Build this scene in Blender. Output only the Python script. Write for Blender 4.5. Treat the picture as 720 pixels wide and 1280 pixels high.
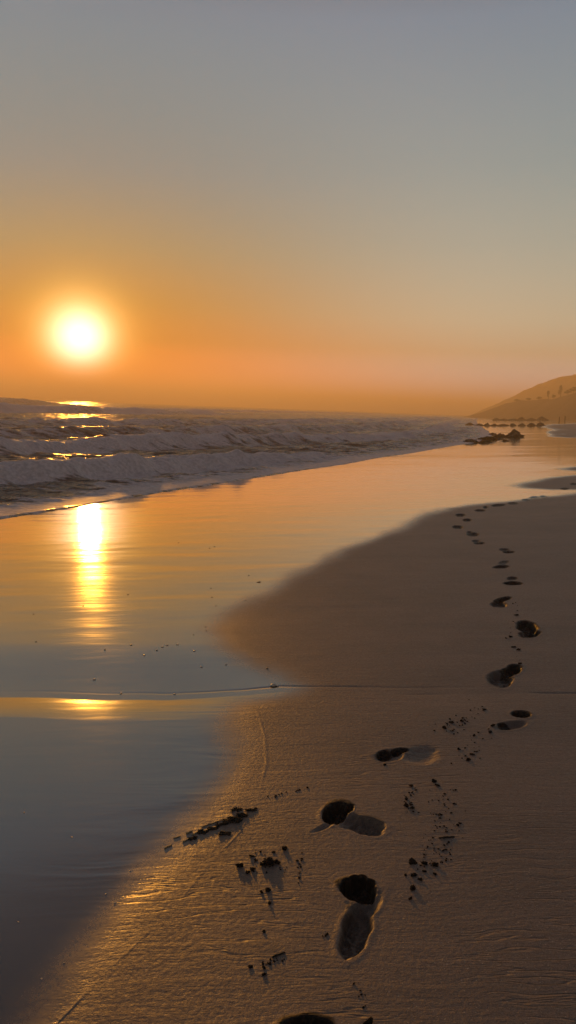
import bpy, math, random
import numpy as np
from mathutils import Matrix, Vector

for o in list(bpy.data.objects):
    bpy.data.objects.remove(o)
SC = bpy.context.scene
COL = SC.collection
R = math.radians
random.seed(7)

# ------------------------------------------------------------------ camera
CAM_H, PITCH, ROLL, FPX = 1.45, R(7.8), R(2.1), 949.0
F_ = np.array([0, math.cos(PITCH), -math.sin(PITCH)])
U_ = np.array([0, math.sin(PITCH), math.cos(PITCH)])
R_ = np.array([1.0, 0, 0])
cx_ = math.cos(ROLL) * R_ + math.sin(ROLL) * U_
cy_ = -math.sin(ROLL) * R_ + math.cos(ROLL) * U_
cam = bpy.data.cameras.new('camera')
cam.sensor_fit = 'VERTICAL'
cam.sensor_height = 24
cam.lens = FPX / 1280 * 24
cam.clip_start, cam.clip_end = 0.05, 9000
camo = bpy.data.objects.new('camera', cam)
COL.objects.link(camo)
m = Matrix.Identity(4)
for i in range(3):
    m[i][0], m[i][1], m[i][2] = cx_[i], cy_[i], -F_[i]
m[2][3] = CAM_H
camo.matrix_world = m
SC.camera = camo

def ray(px, py):                                   # direction seen at a point of the photograph
    return cx_ * ((px - 360) / FPX) + cy_ * ((640 - py) / FPX) + F_

# ------------------------------------------------------------------ light
sd = ray(100, 426)
sd = sd / np.linalg.norm(sd)
SUN_EL = math.asin(sd[2])
SUN_AZ = math.atan2(sd[0], sd[1])
lamp = bpy.data.lights.new('sun', 'SUN')
lamp.energy = 3.6
lamp.angle = R(1.2)
lamp.color = (1.0, 0.40, 0.05)
so = bpy.data.objects.new('sun', lamp)
COL.objects.link(so)
so.rotation_euler = Vector((-sd[0], -sd[1], -sd[2])).to_track_quat('-Z', 'Y').to_euler()

def lin(r, g, b):
    f = lambda c: (c / 255 / 12.92) if c / 255 <= 0.04045 else ((c / 255 + 0.055) / 1.055) ** 2.4
    return (f(r), f(g), f(b), 1)

class NT:                                          # short hand for node trees
    def __init__(s, tree):
        s.t = tree
        tree.nodes.clear()
    def n(s, kind, **kw):
        nd = s.t.nodes.new(kind)
        for k, v in kw.items():
            setattr(nd, k, v)
        return nd
    def put(s, sock, v):
        if isinstance(v, bpy.types.NodeSocket):
            s.t.links.new(v, sock)
        elif v is not None:
            sock.default_value = v
    def math(s, op, a, b=None, c=None, clamp=False):
        nd = s.n('ShaderNodeMath', operation=op, use_clamp=clamp)
        s.put(nd.inputs[0], a); s.put(nd.inputs[1], b)
        if c is not None: s.put(nd.inputs[2], c)
        return nd.outputs[0]
    def vmath(s, op, a, b=None, out=0):
        nd = s.n('ShaderNodeVectorMath', operation=op)
        s.put(nd.inputs[0], a); s.put(nd.inputs[1], b)
        return nd.outputs[out]
    def maprange(s, v, a, b, c=0.0, d=1.0, kind='SMOOTHSTEP'):
        nd = s.n('ShaderNodeMapRange', interpolation_type=kind)
        for i, q in enumerate((v, a, b, c, d)): s.put(nd.inputs[i], q)
        return nd.outputs[0]
    def mixc(s, f, a, b, mode='MIX'):
        nd = s.n('ShaderNodeMix', data_type='RGBA', blend_type=mode)
        s.put(nd.inputs[0], f); s.put(nd.inputs[6], a); s.put(nd.inputs[7], b)
        return nd.outputs[2]
    def mixf(s, f, a, b):
        nd = s.n('ShaderNodeMix', data_type='FLOAT')
        s.put(nd.inputs[0], f); s.put(nd.inputs[2], a); s.put(nd.inputs[3], b)
        return nd.outputs[0]
    def ramp(s, v, stops):
        nd = s.n('ShaderNodeValToRGB')
        s.put(nd.inputs[0], v)
        el = nd.color_ramp.elements
        while len(el) > 1: el.remove(el[0])
        el[0].position, el[0].color = stops[0]
        for p, c in stops[1:]:
            e = el.new(p); e.color = c
        return nd.outputs[0]
    def noise(s, vec, scale, detail=4, rough=0.55, out=0):
        nd = s.n('ShaderNodeTexNoise')
        s.put(nd.inputs['Vector'], vec)
        nd.inputs['Scale'].default_value = scale
        nd.inputs['Detail'].default_value = detail
        nd.inputs['Roughness'].default_value = rough
        return nd.outputs[out]
    def mapping(s, vec, scale, rotz=0.0):
        nd = s.n('ShaderNodeMapping')
        s.put(nd.inputs[0], vec)
        nd.inputs['Scale'].default_value = scale
        nd.inputs['Rotation'].default_value = (0, 0, rotz)
        return nd.outputs[0]
    def bump(s, h, strength, dist, normal=None):
        nd = s.n('ShaderNodeBump')
        s.put(nd.inputs['Strength'], strength); s.put(nd.inputs['Distance'], dist)
        s.put(nd.inputs['Height'], h)
        if normal is not None: s.put(nd.inputs['Normal'], normal)
        return nd.outputs[0]

world = bpy.data.worlds.new('World')
SC.world = world
world.use_nodes = True
n = NT(world.node_tree)
d = n.n('ShaderNodeTexCoord').outputs['Generated']
sep = n.n('ShaderNodeSeparateXYZ'); n.put(sep.inputs[0], d)
elev = n.math('MULTIPLY', n.math('ARCSINE', sep.outputs[2]), 180 / math.pi)
cosang = n.vmath('DOT_PRODUCT', d, tuple(float(v) for v in sd), out=1)
ang = n.math('MULTIPLY', n.math('ARCCOSINE', n.math('MINIMUM', cosang, 1.0)), 180 / math.pi)
e60 = n.math('DIVIDE', n.math('MAXIMUM', elev, 0.0), 60.0)
H2 = lambda r, g, b: (r / 2, g / 2, b / 2, 1)
far_side = n.ramp(e60, [(0.0, H2(.80, .95, 1.2)), (1.6/60, H2(.66, .78, .90)), (4.4/60, H2(.50, .47, .34)), (6.7/60, H2(.468, .50, .38)), (11.9/60, H2(.313, .40, .36)),
                        (16.9/60, H2(.222, .325, .34)), (25.3/60, H2(.155, .24, .315)), (29.5/60, H2(.09, .125, .165)), (38/60, H2(.055, .075, .105)), (1, H2(.045, .065, .095))])
sun_side = n.ramp(e60, [(0.0, H2(2.3, .26, .0)), (1.0/60, H2(1.8, .25, .0)), (4.5/60, H2(.42, .11, .0)), (7/60, H2(.24, .14, .03)), (10.8/60, H2(.13, .175, .11)),
                        (15.8/60, H2(.05, .165, .20)), (24/60, H2(.025, .165, .22)), (29.5/60, H2(.03, .08, .115)), (38/60, H2(.045, .07, .10)), (1, H2(.045, .065, .095))])
far_side = n.vmath('ADD', far_side, far_side); sun_side = n.vmath('ADD', sun_side, sun_side)
w = n.maprange(ang, 31.0, 2.0)
base = n.mixc(w, far_side, sun_side)
back = n.math('MULTIPLY', n.maprange(ang, 45.0, 130.0), 1.0)
base = n.mixc(back, base, n.mixc(0.65, base, lin(84, 88, 104)))
halo = n.math('POWER', 2.7183, n.math('MULTIPLY', n.math('POWER', n.math('DIVIDE', ang, 2.65), 2.0), -1.0))
halo2 = n.math('POWER', 2.7183, n.math('MULTIPLY', n.math('DIVIDE', ang, 3.2), -1.0))
disc = n.math('POWER', 2.7183, n.math('MULTIPLY', n.math('POWER', n.math('DIVIDE', ang, 1.7), 2.0), -1.0))
g1 = n.vmath('SCALE', (1.0, 0.55, 0.10)); n.put(g1.node.inputs[3], n.math('MULTIPLY', halo, 2.7))
g2 = n.vmath('SCALE', (1.0, 0.40, 0.03)); n.put(g2.node.inputs[3], n.math('MULTIPLY', halo2, 0.6))
g3 = n.vmath('SCALE', (1.0, 1.0, 1.0)); n.put(g3.node.inputs[3], n.math('MULTIPLY', disc, 2.9))
tot = n.vmath('ADD', n.vmath('ADD', n.vmath('ADD', base, g1), g2), g3)
sky = n.n('ShaderNodeTexSky', sky_type='NISHITA', sun_disc=False)
sky.sun_elevation = SUN_EL
sky.sun_rotation = SUN_AZ
sky.dust_density = 4
b1 = n.n('ShaderNodeBackground'); n.put(b1.inputs[0], sky.outputs[0]); b1.inputs[1].default_value = 0.004
b2 = n.n('ShaderNodeBackground'); n.put(b2.inputs[0], tot); b2.inputs[1].default_value = 1.0
ad = n.n('ShaderNodeAddShader'); n.put(ad.inputs[0], b1.outputs[0]); n.put(ad.inputs[1], b2.outputs[0])
wo = n.n('ShaderNodeOutputWorld'); n.put(wo.inputs[0], ad.outputs[0])

SC.view_settings.view_transform = 'Standard'
SC.view_settings.look = 'None'
SC.view_settings.gamma = 1
SC.view_settings.exposure = 0.0
SC.view_settings.use_curve_mapping = False
cy = SC.cycles
cy.use_denoising = True
cy.max_bounces = 6
cy.diffuse_bounces = 2
cy.glossy_bounces = 3
cy.volume_bounces = 2
cy.transparent_max_bounces = 6
cy.sample_clamp_indirect = 4.0

HAZE_DENSITY = 0.0019

# ------------------------------------------------------------------ numpy noise
def _hash(ix, iy, seed):
    h = (ix.astype(np.int64) * 374761393 + iy.astype(np.int64) * 668265263 + seed * 2147483647) & 0xffffffff
    h = ((h ^ (h >> 13)) * 1274126177) & 0xffffffff
    return ((h ^ (h >> 16)) & 0xffff) / 65535.0
def vnoise(x, y, seed=0):
    x = np.asarray(x, float); y = np.asarray(y, float)
    ix = np.floor(x); iy = np.floor(y); fx = x - ix; fy = y - iy
    fx = fx * fx * fx * (fx * (fx * 6 - 15) + 10); fy = fy * fy * fy * (fy * (fy * 6 - 15) + 10)
    a = _hash(ix, iy, seed); b = _hash(ix + 1, iy, seed); c = _hash(ix, iy + 1, seed); e = _hash(ix + 1, iy + 1, seed)
    return (a + (b - a) * fx) * (1 - fy) + (c + (e - c) * fx) * fy
def fbm(x, y, seed=0, octv=4, gain=0.5):
    v = 0; a = 1; t = 0
    x = np.asarray(x, float); y = np.asarray(y, float)
    for k in range(octv):
        v = v + a * vnoise(x, y, seed + k * 17); t += a; a *= gain
        x, y = x * 1.93 * 0.8 - y * 1.93 * 0.6 + 3.1, x * 1.93 * 0.6 + y * 1.93 * 0.8 + 7.7
    return v / t - 0.5
def sstep(a, b, v):
    q = np.clip((v - a) / (b - a), 0, 1)
    return q * q * (3 - 2 * q)

# ------------------------------------------------------------------ shape of the coast
SEA = -0.65
_wy = np.array([-200, 0, 25, 50, 60, 75, 100, 175, 300, 500, 900, 4000.])
_wx = np.array([-96.2, -11.06, -0.4, 10.2, 14.2, 19.2, 25.2, 42, 72, 122, 230, 1200.])
def shore(x, y):                                   # metres seaward of the water's edge
    return (np.interp(y, _wy, _wx) - x) * 0.92
def base_ground(x, y):
    u = -shore(x, y)
    g = np.where(u < 12, u * 0.058 + u * u * 0.0003, 0.7392 + 0.65 * (1 - np.exp(-(np.maximum(u, 12) - 12) * 0.0652 / 0.65)))
    g = np.where(u < 0, np.maximum(u * 0.052, -3.0), g)
    far = np.hypot(x, y)
    g = g + 0.035 * fbm(x * 0.16, y * 0.16, 3, 2) * sstep(5, 14, far)
    g = g + 0.5 * sstep(10, 40, u) * sstep(80, 200, y) * (fbm(x * .05, y * .05, 9, 3) + .3)
    return SEA + g
def unproject(px, py, fn=base_ground):
    dd = ray(px, py)
    t = -CAM_H / dd[2] if dd[2] < -1e-4 else 300.0
    for _ in range(60):
        z = float(fn(np.array(dd[0] * t), np.array(dd[1] * t)))
        t2 = (z - CAM_H) / min(dd[2], -1e-4)
        t2 = min(max(t2, 0.3), 900)
        t = t * 0.5 + t2 * 0.5
    return np.array([dd[0] * t, dd[1] * t])

# the low swash step that runs across the beach
_cr = np.array([unproject(*p) for p in [(-500, 850), (-200, 862), (0, 868), (120, 869), (220, 868), (300, 866), (350, 863), (420, 865), (560, 866), (720, 866), (900, 868), (1200, 872)]])
def crease(x):
    return np.interp(x, _cr[:, 0], _cr[:, 1])
SW = None
def swash_line(x, y):                              # hairline ridge left by the last thin wave
    d = np.full(np.shape(x), 9.0)
    for i in range(len(SW) - 1):
        a = SW[i]; e = SW[i + 1] - a
        t = np.clip(((x - a[0]) * e[0] + (y - a[1]) * e[1]) / (e @ e), 0, 1)
        d = np.minimum(d, np.hypot(x - a[0] - t * e[0], y - a[1] - t * e[1]))
    return d
def relief(x, y):
    v = y - crease(x) - 0.10 * fbm(x * 1.4, x * 0 + 4, 21, 4)
    wgt = 0.22 + 0.78 * sstep(0.35, -0.75, x)
    depth = 0.025 * wgt
    near = sstep(-0.36, -0.03, v) * (v <= 0)
    ln = np.clip((v + 0.36) / 0.36, 0, 1)
    near = (ln ** 1.25) * (v <= 0)
    farp = (1 - sstep(0.0, 1.0, v)) * (v > 0)
    z = -depth * (near + farp) + 0.004 * wgt * sstep(0.0, 1.3, v) * (1 - sstep(0.8, 3.6, v))
    z = z - 0.0042 * np.exp(-(v / 0.011) ** 2) * sstep(.25, .7, vnoise(x * 2.6, x * 0, 5)) * sstep(-.6, .1, x)
    z = z - 0.003 * np.exp(-((v - 0.10 - 0.03 * fbm(x * 1.3, x * 0, 4, 2)) / 0.012) ** 2) * vnoise(x * 3, x * 0 + 9, 8)
    r = np.hypot(x, y)
    calm = 0.22 + 0.78 * np.maximum(sstep(-.9, -.3, x), sstep(4.0, 6.5, r))
    # fine swash undulations, longer across than along the view
    nearw = 1 - sstep(3.5, 7, r)
    z = z + 0.0012 * fbm(x * 3.5, y * 24 + 5 * fbm(x * 1.5, y * 3, 12, 2), 31, 3) * nearw * calm * sstep(.35, .6, vnoise(x * 1.3, y * 2.1, 77))
    z = z + 0.006 * calm * fbm(x * 0.8, y * 2.2, 33, 3)
    z = z + 0.0015 * sstep(.2, .6, vnoise(x * 7, y * 7, 57)) * np.exp(-((swash_line(x, y) + 0.008 * fbm(x * 9, y * 9, 55, 3)) / 0.005) ** 2)
    return z
SW = np.array([unproject(*q) for q in [(322,890),(331,920),(333,955),(322,1000),(300,1040),(262,1080),(225,1125),(170,1180),(120,1228),(70,1280),(20,1330)]])

# footprints: each is a set of hollows, an ellipse each (centre, end of one axis, end of the other, depth, darkness: black under-sand plus painted shade)
FP = [
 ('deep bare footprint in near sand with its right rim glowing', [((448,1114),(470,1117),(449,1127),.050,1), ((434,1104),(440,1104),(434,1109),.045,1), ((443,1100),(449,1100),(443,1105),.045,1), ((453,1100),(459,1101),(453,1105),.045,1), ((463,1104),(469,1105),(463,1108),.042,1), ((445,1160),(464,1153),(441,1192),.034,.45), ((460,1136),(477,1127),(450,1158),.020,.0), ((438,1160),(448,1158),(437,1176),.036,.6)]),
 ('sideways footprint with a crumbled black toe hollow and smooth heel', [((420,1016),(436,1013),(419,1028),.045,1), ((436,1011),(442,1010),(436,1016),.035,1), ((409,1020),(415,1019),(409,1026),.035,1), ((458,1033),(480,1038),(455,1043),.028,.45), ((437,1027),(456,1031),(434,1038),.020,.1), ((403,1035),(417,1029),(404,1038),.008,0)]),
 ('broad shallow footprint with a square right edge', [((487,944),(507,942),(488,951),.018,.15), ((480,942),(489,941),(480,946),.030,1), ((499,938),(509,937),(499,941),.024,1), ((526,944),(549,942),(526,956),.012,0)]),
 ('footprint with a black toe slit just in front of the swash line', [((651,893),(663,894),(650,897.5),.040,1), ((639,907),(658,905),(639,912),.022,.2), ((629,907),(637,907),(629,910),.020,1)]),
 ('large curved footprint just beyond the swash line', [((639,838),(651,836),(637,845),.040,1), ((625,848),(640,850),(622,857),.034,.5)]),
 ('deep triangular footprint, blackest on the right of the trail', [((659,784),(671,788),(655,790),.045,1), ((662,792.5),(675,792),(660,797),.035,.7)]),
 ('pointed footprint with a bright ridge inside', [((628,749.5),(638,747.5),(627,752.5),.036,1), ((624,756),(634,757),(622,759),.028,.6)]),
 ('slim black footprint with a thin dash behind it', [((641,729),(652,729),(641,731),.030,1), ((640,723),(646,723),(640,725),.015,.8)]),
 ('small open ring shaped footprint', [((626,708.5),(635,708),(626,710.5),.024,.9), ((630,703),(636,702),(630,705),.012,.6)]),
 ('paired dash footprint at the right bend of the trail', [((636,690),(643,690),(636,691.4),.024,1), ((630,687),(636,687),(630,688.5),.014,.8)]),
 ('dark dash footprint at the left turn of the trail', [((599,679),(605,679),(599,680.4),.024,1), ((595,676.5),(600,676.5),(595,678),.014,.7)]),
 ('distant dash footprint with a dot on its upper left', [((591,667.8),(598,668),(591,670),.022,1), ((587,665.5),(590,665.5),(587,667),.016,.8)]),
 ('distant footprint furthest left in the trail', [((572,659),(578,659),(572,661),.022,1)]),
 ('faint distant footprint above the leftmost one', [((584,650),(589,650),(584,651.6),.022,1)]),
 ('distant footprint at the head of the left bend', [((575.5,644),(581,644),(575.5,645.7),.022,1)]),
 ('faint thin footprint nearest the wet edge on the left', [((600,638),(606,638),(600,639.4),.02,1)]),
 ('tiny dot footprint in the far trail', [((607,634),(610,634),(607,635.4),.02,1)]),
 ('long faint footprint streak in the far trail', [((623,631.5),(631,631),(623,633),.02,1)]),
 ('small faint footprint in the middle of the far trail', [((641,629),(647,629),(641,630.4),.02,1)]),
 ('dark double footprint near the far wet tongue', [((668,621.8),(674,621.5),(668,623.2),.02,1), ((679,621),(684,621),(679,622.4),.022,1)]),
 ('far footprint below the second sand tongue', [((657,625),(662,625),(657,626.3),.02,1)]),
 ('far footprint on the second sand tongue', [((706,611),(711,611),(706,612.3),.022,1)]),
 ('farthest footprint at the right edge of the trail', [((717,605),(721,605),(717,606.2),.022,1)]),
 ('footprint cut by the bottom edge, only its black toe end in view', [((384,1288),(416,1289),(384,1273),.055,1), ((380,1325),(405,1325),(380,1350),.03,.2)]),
]
FPW = []
for lab, els in FP:
    lst = []
    for (c, a, b, dep, dk) in els:
        C0 = unproject(*c); A = unproject(*a) - C0; B = unproject(*b) - C0
        lst.append((C0, np.linalg.inv(np.array([A, B]).T), dep, dk))
    FPW.append(lst)
def footprints(x, y):
    x = np.asarray(x, float); y = np.asarray(y, float)
    z = np.zeros_like(x); dark = np.zeros_like(x); ident = np.full(x.shape, -1, int)
    for k, lst in enumerate(FPW):
        c = np.mean([e[0] for e in lst], axis=0)
        rad = 0.45
        near = (np.abs(x - c[0]) < rad) & (np.abs(y - c[1]) < rad)
        if not near.any(): continue
        xx = x[near]; yy = y[near]
        wob = 0.42 * fbm(xx * 20, yy * 20, 40 + k, 4, .55)
        farp = float(np.hypot(*c)) > 2.9
        zz = np.zeros_like(xx); dd = np.zeros_like(xx); rm = np.full_like(xx, 9.0)
        rimz = np.zeros_like(xx)
        for (C0, inv, dep, dk) in lst:
            u = inv[0, 0] * (xx - C0[0]) + inv[0, 1] * (yy - C0[1])
            v = inv[1, 0] * (xx - C0[0]) + inv[1, 1] * (yy - C0[1])
            r0 = np.sqrt(u * u + v * v); r = r0 + wob
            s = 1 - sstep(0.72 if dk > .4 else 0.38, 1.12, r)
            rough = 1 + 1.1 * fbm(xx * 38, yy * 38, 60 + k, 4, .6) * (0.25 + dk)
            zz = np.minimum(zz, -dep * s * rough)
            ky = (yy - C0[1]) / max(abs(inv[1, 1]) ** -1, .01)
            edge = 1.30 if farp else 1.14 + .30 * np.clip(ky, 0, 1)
            dd = np.maximum(dd, dk * (1 - sstep(edge - .25, edge, r - (0 if farp else .18) * np.clip(ky, -1, 1))))  # painted shade: dark colour spreads over the walls, furthest on the far side
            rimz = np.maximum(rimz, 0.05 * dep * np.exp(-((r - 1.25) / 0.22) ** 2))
            rm = np.minimum(rm, r0)
        z[near] += zz + rimz * (zz > -0.002)
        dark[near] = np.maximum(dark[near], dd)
        sel = ident[near]; sel[rm < 1.42] = k; ident[near] = sel
    return z, dark, ident
def ground(x, y):
    x = np.atleast_1d(np.asarray(x, float)); y = np.atleast_1d(np.asarray(y, float))
    return base_ground(x, y) + relief(x, y) + footprints(x, y)[0]
def gpoint(px, py):
    fn = lambda a, b: base_ground(np.atleast_1d(a), np.atleast_1d(b))[0] + relief(np.atleast_1d(a), np.atleast_1d(b))[0]
    p = unproject(px, py)
    dd = ray(px, py); t = p[1] / dd[1]
    for _ in range(6):
        z = fn(dd[0] * t, dd[1] * t); t = 0.4 * t + 0.6 * (z - CAM_H) / dd[2]
    return Vector((dd[0] * t, dd[1] * t, float(ground(dd[0] * t, dd[1] * t)[0])))

# drier sand regions (outlines found on the beach)
def P(lst): return np.array([unproject(*p) for p in lst])
DRY1 = P([(1100,600),(720,616),(690,620),(640,626),(590,631),(560,635),(520,650),(480,671),(430,692),(380,713),(330,742),(285,768),(262,790),(268,812),(300,828),(345,846),(370,858),
          (300,880),(288,900),(292,930),(275,968),(248,1012),(212,1055),(172,1112),(122,1180),(66,1244),(20,1290),(-60,1420),(900,1500),(1500,900)])
DRY2 = P([(800,590),(720,594),(680,599),(652,604),(640,607),(652,610),(690,612),(800,612)])
DRY3 = P([(800,582),(720,583.5),(700,586),(712,588),(800,589)])
DRY4 = P([(900,520),(720,529),(690,531),(680,534),(694,537),(684,540),(697,543),(686,545.5),(720,547),(900,549)])
def signed(poly, x, y):
    dmin = np.full(x.shape, 1e9); ins = np.zeros(x.shape, bool)
    for i in range(len(poly)):
        a = poly[i]; b = poly[(i + 1) % len(poly)]; e = b - a
        wx = x - a[0]; wy = y - a[1]
        t = np.clip((wx * e[0] + wy * e[1]) / (e @ e), 0, 1)
        dmin = np.minimum(dmin, np.hypot(wx - t * e[0], wy - t * e[1]))
        c = ((a[1] > y) != (b[1] > y))
        with np.errstate(divide='ignore', invalid='ignore'):
            c &= x < (b[0] - a[0]) * (y - a[1]) / (b[1] - a[1] if b[1] != a[1] else 1e-9) + a[0]
        ins ^= c
    return np.where(ins, dmin, -dmin)
def dryness(x, y):
    r = np.hypot(x, y)
    jit = fbm(x * 3 / (1 + r * .1), y * 3 / (1 + r * .1), 70, 4) * (0.10 + 0.03 * r)
    out = np.full(x.shape, -9.0)
    for poly, sc in ((DRY1, 1), (DRY2, .6), (DRY3, .6), (DRY4, 2)):
        out = np.maximum(out, signed(poly, x, y) + jit * sc)
    return out                                     # metres inside the drier sand

# ------------------------------------------------------------------ materials
def material(name):
    mt = bpy.data.materials.new(name); mt.use_nodes = True
    return mt, NT(mt.node_tree)
def finish(n, shader, vol=None):
    o = n.n('ShaderNodeOutputMaterial'); n.put(o.inputs[0], shader)

sand_mat, n = material('sand')
pos = n.n('ShaderNodeNewGeometry').outputs['Position']
wet = n.n('ShaderNodeAttribute', attribute_name='dry').outputs['Fac']      # signed metres
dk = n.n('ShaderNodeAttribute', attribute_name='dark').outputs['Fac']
sp = n.n('ShaderNodeSeparateXYZ'); n.put(sp.inputs[0], pos)
dist = n.vmath('LENGTH', pos, out=1)
grain = n.noise(pos, 260, 3, 0.7)
fine = n.noise(pos, 70, 4, 0.6)
mott = n.noise(pos, 2.2, 5, 0.6)
wv0 = n.vmath('SUBTRACT', n.noise(pos, 1.1, 3, 0.5, out=1), (0.5, 0.5, 0.5))
warp = n.vmath('ADD', pos, n.vmath('MULTIPLY', wv0, (0.0, 0.22, 0.0)))
streak = n.noise(n.mapping(warp, (1.3, 13, 1), R(3)), 1.6, 5, 0.6)
streak2 = n.noise(n.mapping(warp, (7.0, 60, 1), R(-4)), 1.0, 5, 0.65)
# 1 = mirror wet, 0 = damp sand ; soft, grainy edge that widens with distance
soft = n.math('MULTIPLY_ADD', dist, 0.012, 0.17)
wv = n.math('ADD', n.math('DIVIDE', wet, soft), n.math('MULTIPLY', n.math('SUBTRACT', grain, 0.5), 0.9))
wetf = n.maprange(wv, 0.9, -0.9)
drycol = n.mixc(n.maprange(mott, 0.3, 0.7), (0.168, 0.108, 0.076, 1), (0.222, 0.142, 0.100, 1))
drycol = n.mixc(n.maprange(grain, 0.42, 0.66), drycol, (0.085, 0.054, 0.037, 1))
drycol = n.mixc(n.math('MULTIPLY', n.maprange(streak, 0.45, 0.62), 0.25), drycol, (0.12, 0.075, 0.05, 1))
wetcol = (0.012, 0.010, 0.009, 1)
fleck = n.noise(pos, 170, 1, 0.5)
drycol = n.mixc(n.math('MULTIPLY', n.maprange(fleck, 0.70, 0.76), n.maprange(dist, 4.5, 1.5)), drycol, (0.42, 0.33, 0.25, 1))
drycol = n.mixc(n.math('MULTIPLY', n.maprange(fleck, 0.29, 0.24), n.maprange(dist, 4.5, 1.5)), drycol, (0.02, 0.014, 0.011, 1))
patch = n.noise(n.mapping(pos, (0.5, 1.2, 1), R(20)), 0.9, 4, 0.6)
drycol = n.mixc(n.math('MULTIPLY', n.maprange(patch, 0.42, 0.66), 0.35), drycol, (0.085, 0.058, 0.042, 1))
colr = n.mixc(wetf, drycol, wetcol)
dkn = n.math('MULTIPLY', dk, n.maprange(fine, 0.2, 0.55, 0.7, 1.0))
colr = n.mixc(dkn, colr, (0.009, 0.0065, 0.0055, 1))  # black under-sand colour that also paints shade into the footprint hollows
rough = n.mixf(wetf, n.mixf(n.maprange(fine, .3, .7), 0.48, 0.64), n.math('ADD', n.math('MULTIPLY', n.maprange(streak, 0.35, 0.7), 0.04), 0.075))
ior = n.mixf(wetf, 1.62, 2.15)
wetb = n.maprange(wetf, 0.0, 0.6)
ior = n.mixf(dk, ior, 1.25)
p = n.n('ShaderNodeBsdfPrincipled')
n.put(p.inputs['Base Color'], colr)
n.put(p.inputs['Roughness'], rough)
n.put(p.inputs['IOR'], ior)
n.put(p.inputs['Coat Weight'], n.math('MULTIPLY', wetf, n.math('SUBTRACT', 1.0, dk)))
p.inputs['Coat IOR'].default_value = 1.33
n.put(p.inputs['Coat Roughness'], n.math('MULTIPLY', rough, 0.8))
farfade = n.maprange(dist, 3.0, 16.0, 1.0, 0.25)
g_amt = n.math('MULTIPLY', n.mixf(wetb, 0.45, 0.02), farfade)
b_ = n.bump(grain, g_amt, 0.0022)
b_ = n.bump(fine, n.math('MULTIPLY', n.mixf(wetb, 0.65, 0.02), farfade), 0.004, b_)
b_ = n.bump(streak2, n.math('MULTIPLY', n.mixf(wetb, 0.45, 0.015), farfade), 0.005, b_)
line = n.noise(n.mapping(warp, (2.2, 17, 1), R(-3)), 1.0, 3, 0.5)
groove = n.maprange(n.math('ABSOLUTE', n.math('SUBTRACT', line, 0.5)), 0.0, 0.028)
gm = n.math('MULTIPLY', n.maprange(n.noise(pos, 1.7, 2, 0.5), 0.44, 0.62), n.maprange(dist, 5.0, 1.6))
b_ = n.bump(groove, n.math('MULTIPLY', n.mixf(wetb, 1.0, 0.0), gm), 0.004, b_)
b_ = n.bump(streak, n.mixf(wetb, 0.22, 0.014), 0.012, b_)
n.put(p.inputs['Normal'], b_)
n.put(p.inputs['Coat Normal'], b_)
finish(n, p.outputs[0])

water_mat, n = material('sea_water')
pos = n.n('ShaderNodeNewGeometry').outputs['Position']
fo = n.n('ShaderNodeAttribute', attribute_name='foam').outputs['Fac']
rot = n.mapping(pos, (1, 1, 1), R(23))
lace = n.noise(n.mapping(pos, (0.7, 2.2, 1), R(10)), 1.5, 7, 0.68)
fine = n.noise(pos, 9, 5, 0.65)
ff = n.maprange(n.math('ADD', fo, n.math('MULTIPLY', n.math('SUBTRACT', lace, 0.5), 2.0)), 0.42, 0.90)
rip = n.noise(n.mapping(pos, (1.0, 2.4, 1), R(12)), 2.6, 5, 0.62)
swl = n.noise(n.mapping(pos, (0.45, 1.3, 1), R(14)), 0.9, 5, 0.6)
wat = n.n('ShaderNodeBsdfPrincipled')
n.put(wat.inputs['Base Color'], (0.03, 0.022, 0.017, 1))
wat.inputs['Roughness'].default_value = 0.27
wat.inputs['IOR'].default_value = 1.45
n.put(wat.inputs['Normal'], n.bump(rip, 0.6, 0.08, n.bump(swl, 1.0, 0.45)))
foam = n.n('ShaderNodeBsdfPrincipled')
n.put(foam.inputs['Base Color'], n.mixc(n.maprange(fine, .35, .65), (0.46, 0.39, 0.38, 1), (0.66, 0.57, 0.56, 1)))
foam.inputs['Roughness'].default_value = 0.6
n.put(foam.inputs['Normal'], n.bump(fine, 0.3, 0.04, n.bump(lace, 0.3, 0.12)))
mx = n.n('ShaderNodeMixShader')
n.put(mx.inputs[0], ff); n.put(mx.inputs[1], wat.outputs[0]); n.put(mx.inputs[2], foam.outputs[0])
finish(n, mx.outputs[0])

def simple_mat(name, c1, c2, scale=20, rough=0.8, ior=1.4, bumpd=0.003, bscale=None):
    mt, n = material(name)
    pos = n.n('ShaderNodeTexCoord').outputs['Object']
    no = n.noise(pos, scale, 5, 0.6)
    p = n.n('ShaderNodeBsdfPrincipled')
    n.put(p.inputs['Base Color'], n.mixc(n.maprange(no, .35, .65), c1 + (1,), c2 + (1,)))
    p.inputs['Roughness'].default_value = rough
    p.inputs['IOR'].default_value = ior
    n.put(p.inputs['Normal'], n.bump(n.noise(pos, bscale or scale * 2, 5, .65), 0.8, bumpd))
    finish(n, p.outputs[0])
    return mt
clod_mat = simple_mat('dark_wet_sand', (0.006, 0.004, 0.0035), (0.018, 0.012, 0.009), 120, 0.9, 1.25, 0.002)
weed_mat = simple_mat('washed_up_weed', (0.007, 0.005, 0.003), (0.022, 0.014, 0.008), 90, 0.7, 1.35, 0.002)
twig_mat = simple_mat('pale_twig', (0.36, 0.25, 0.12), (0.22, 0.15, 0.08), 80, 0.55, 1.45, 0.001)
shell_mat = simple_mat('shell', (0.62, 0.52, 0.40), (0.45, 0.34, 0.24), 60, 0.4, 1.5, 0.001)
rock_mat = simple_mat('rock', (0.035, 0.026, 0.02), (0.075, 0.055, 0.042), 1.5, 0.8, 1.4, 0.10)
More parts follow.
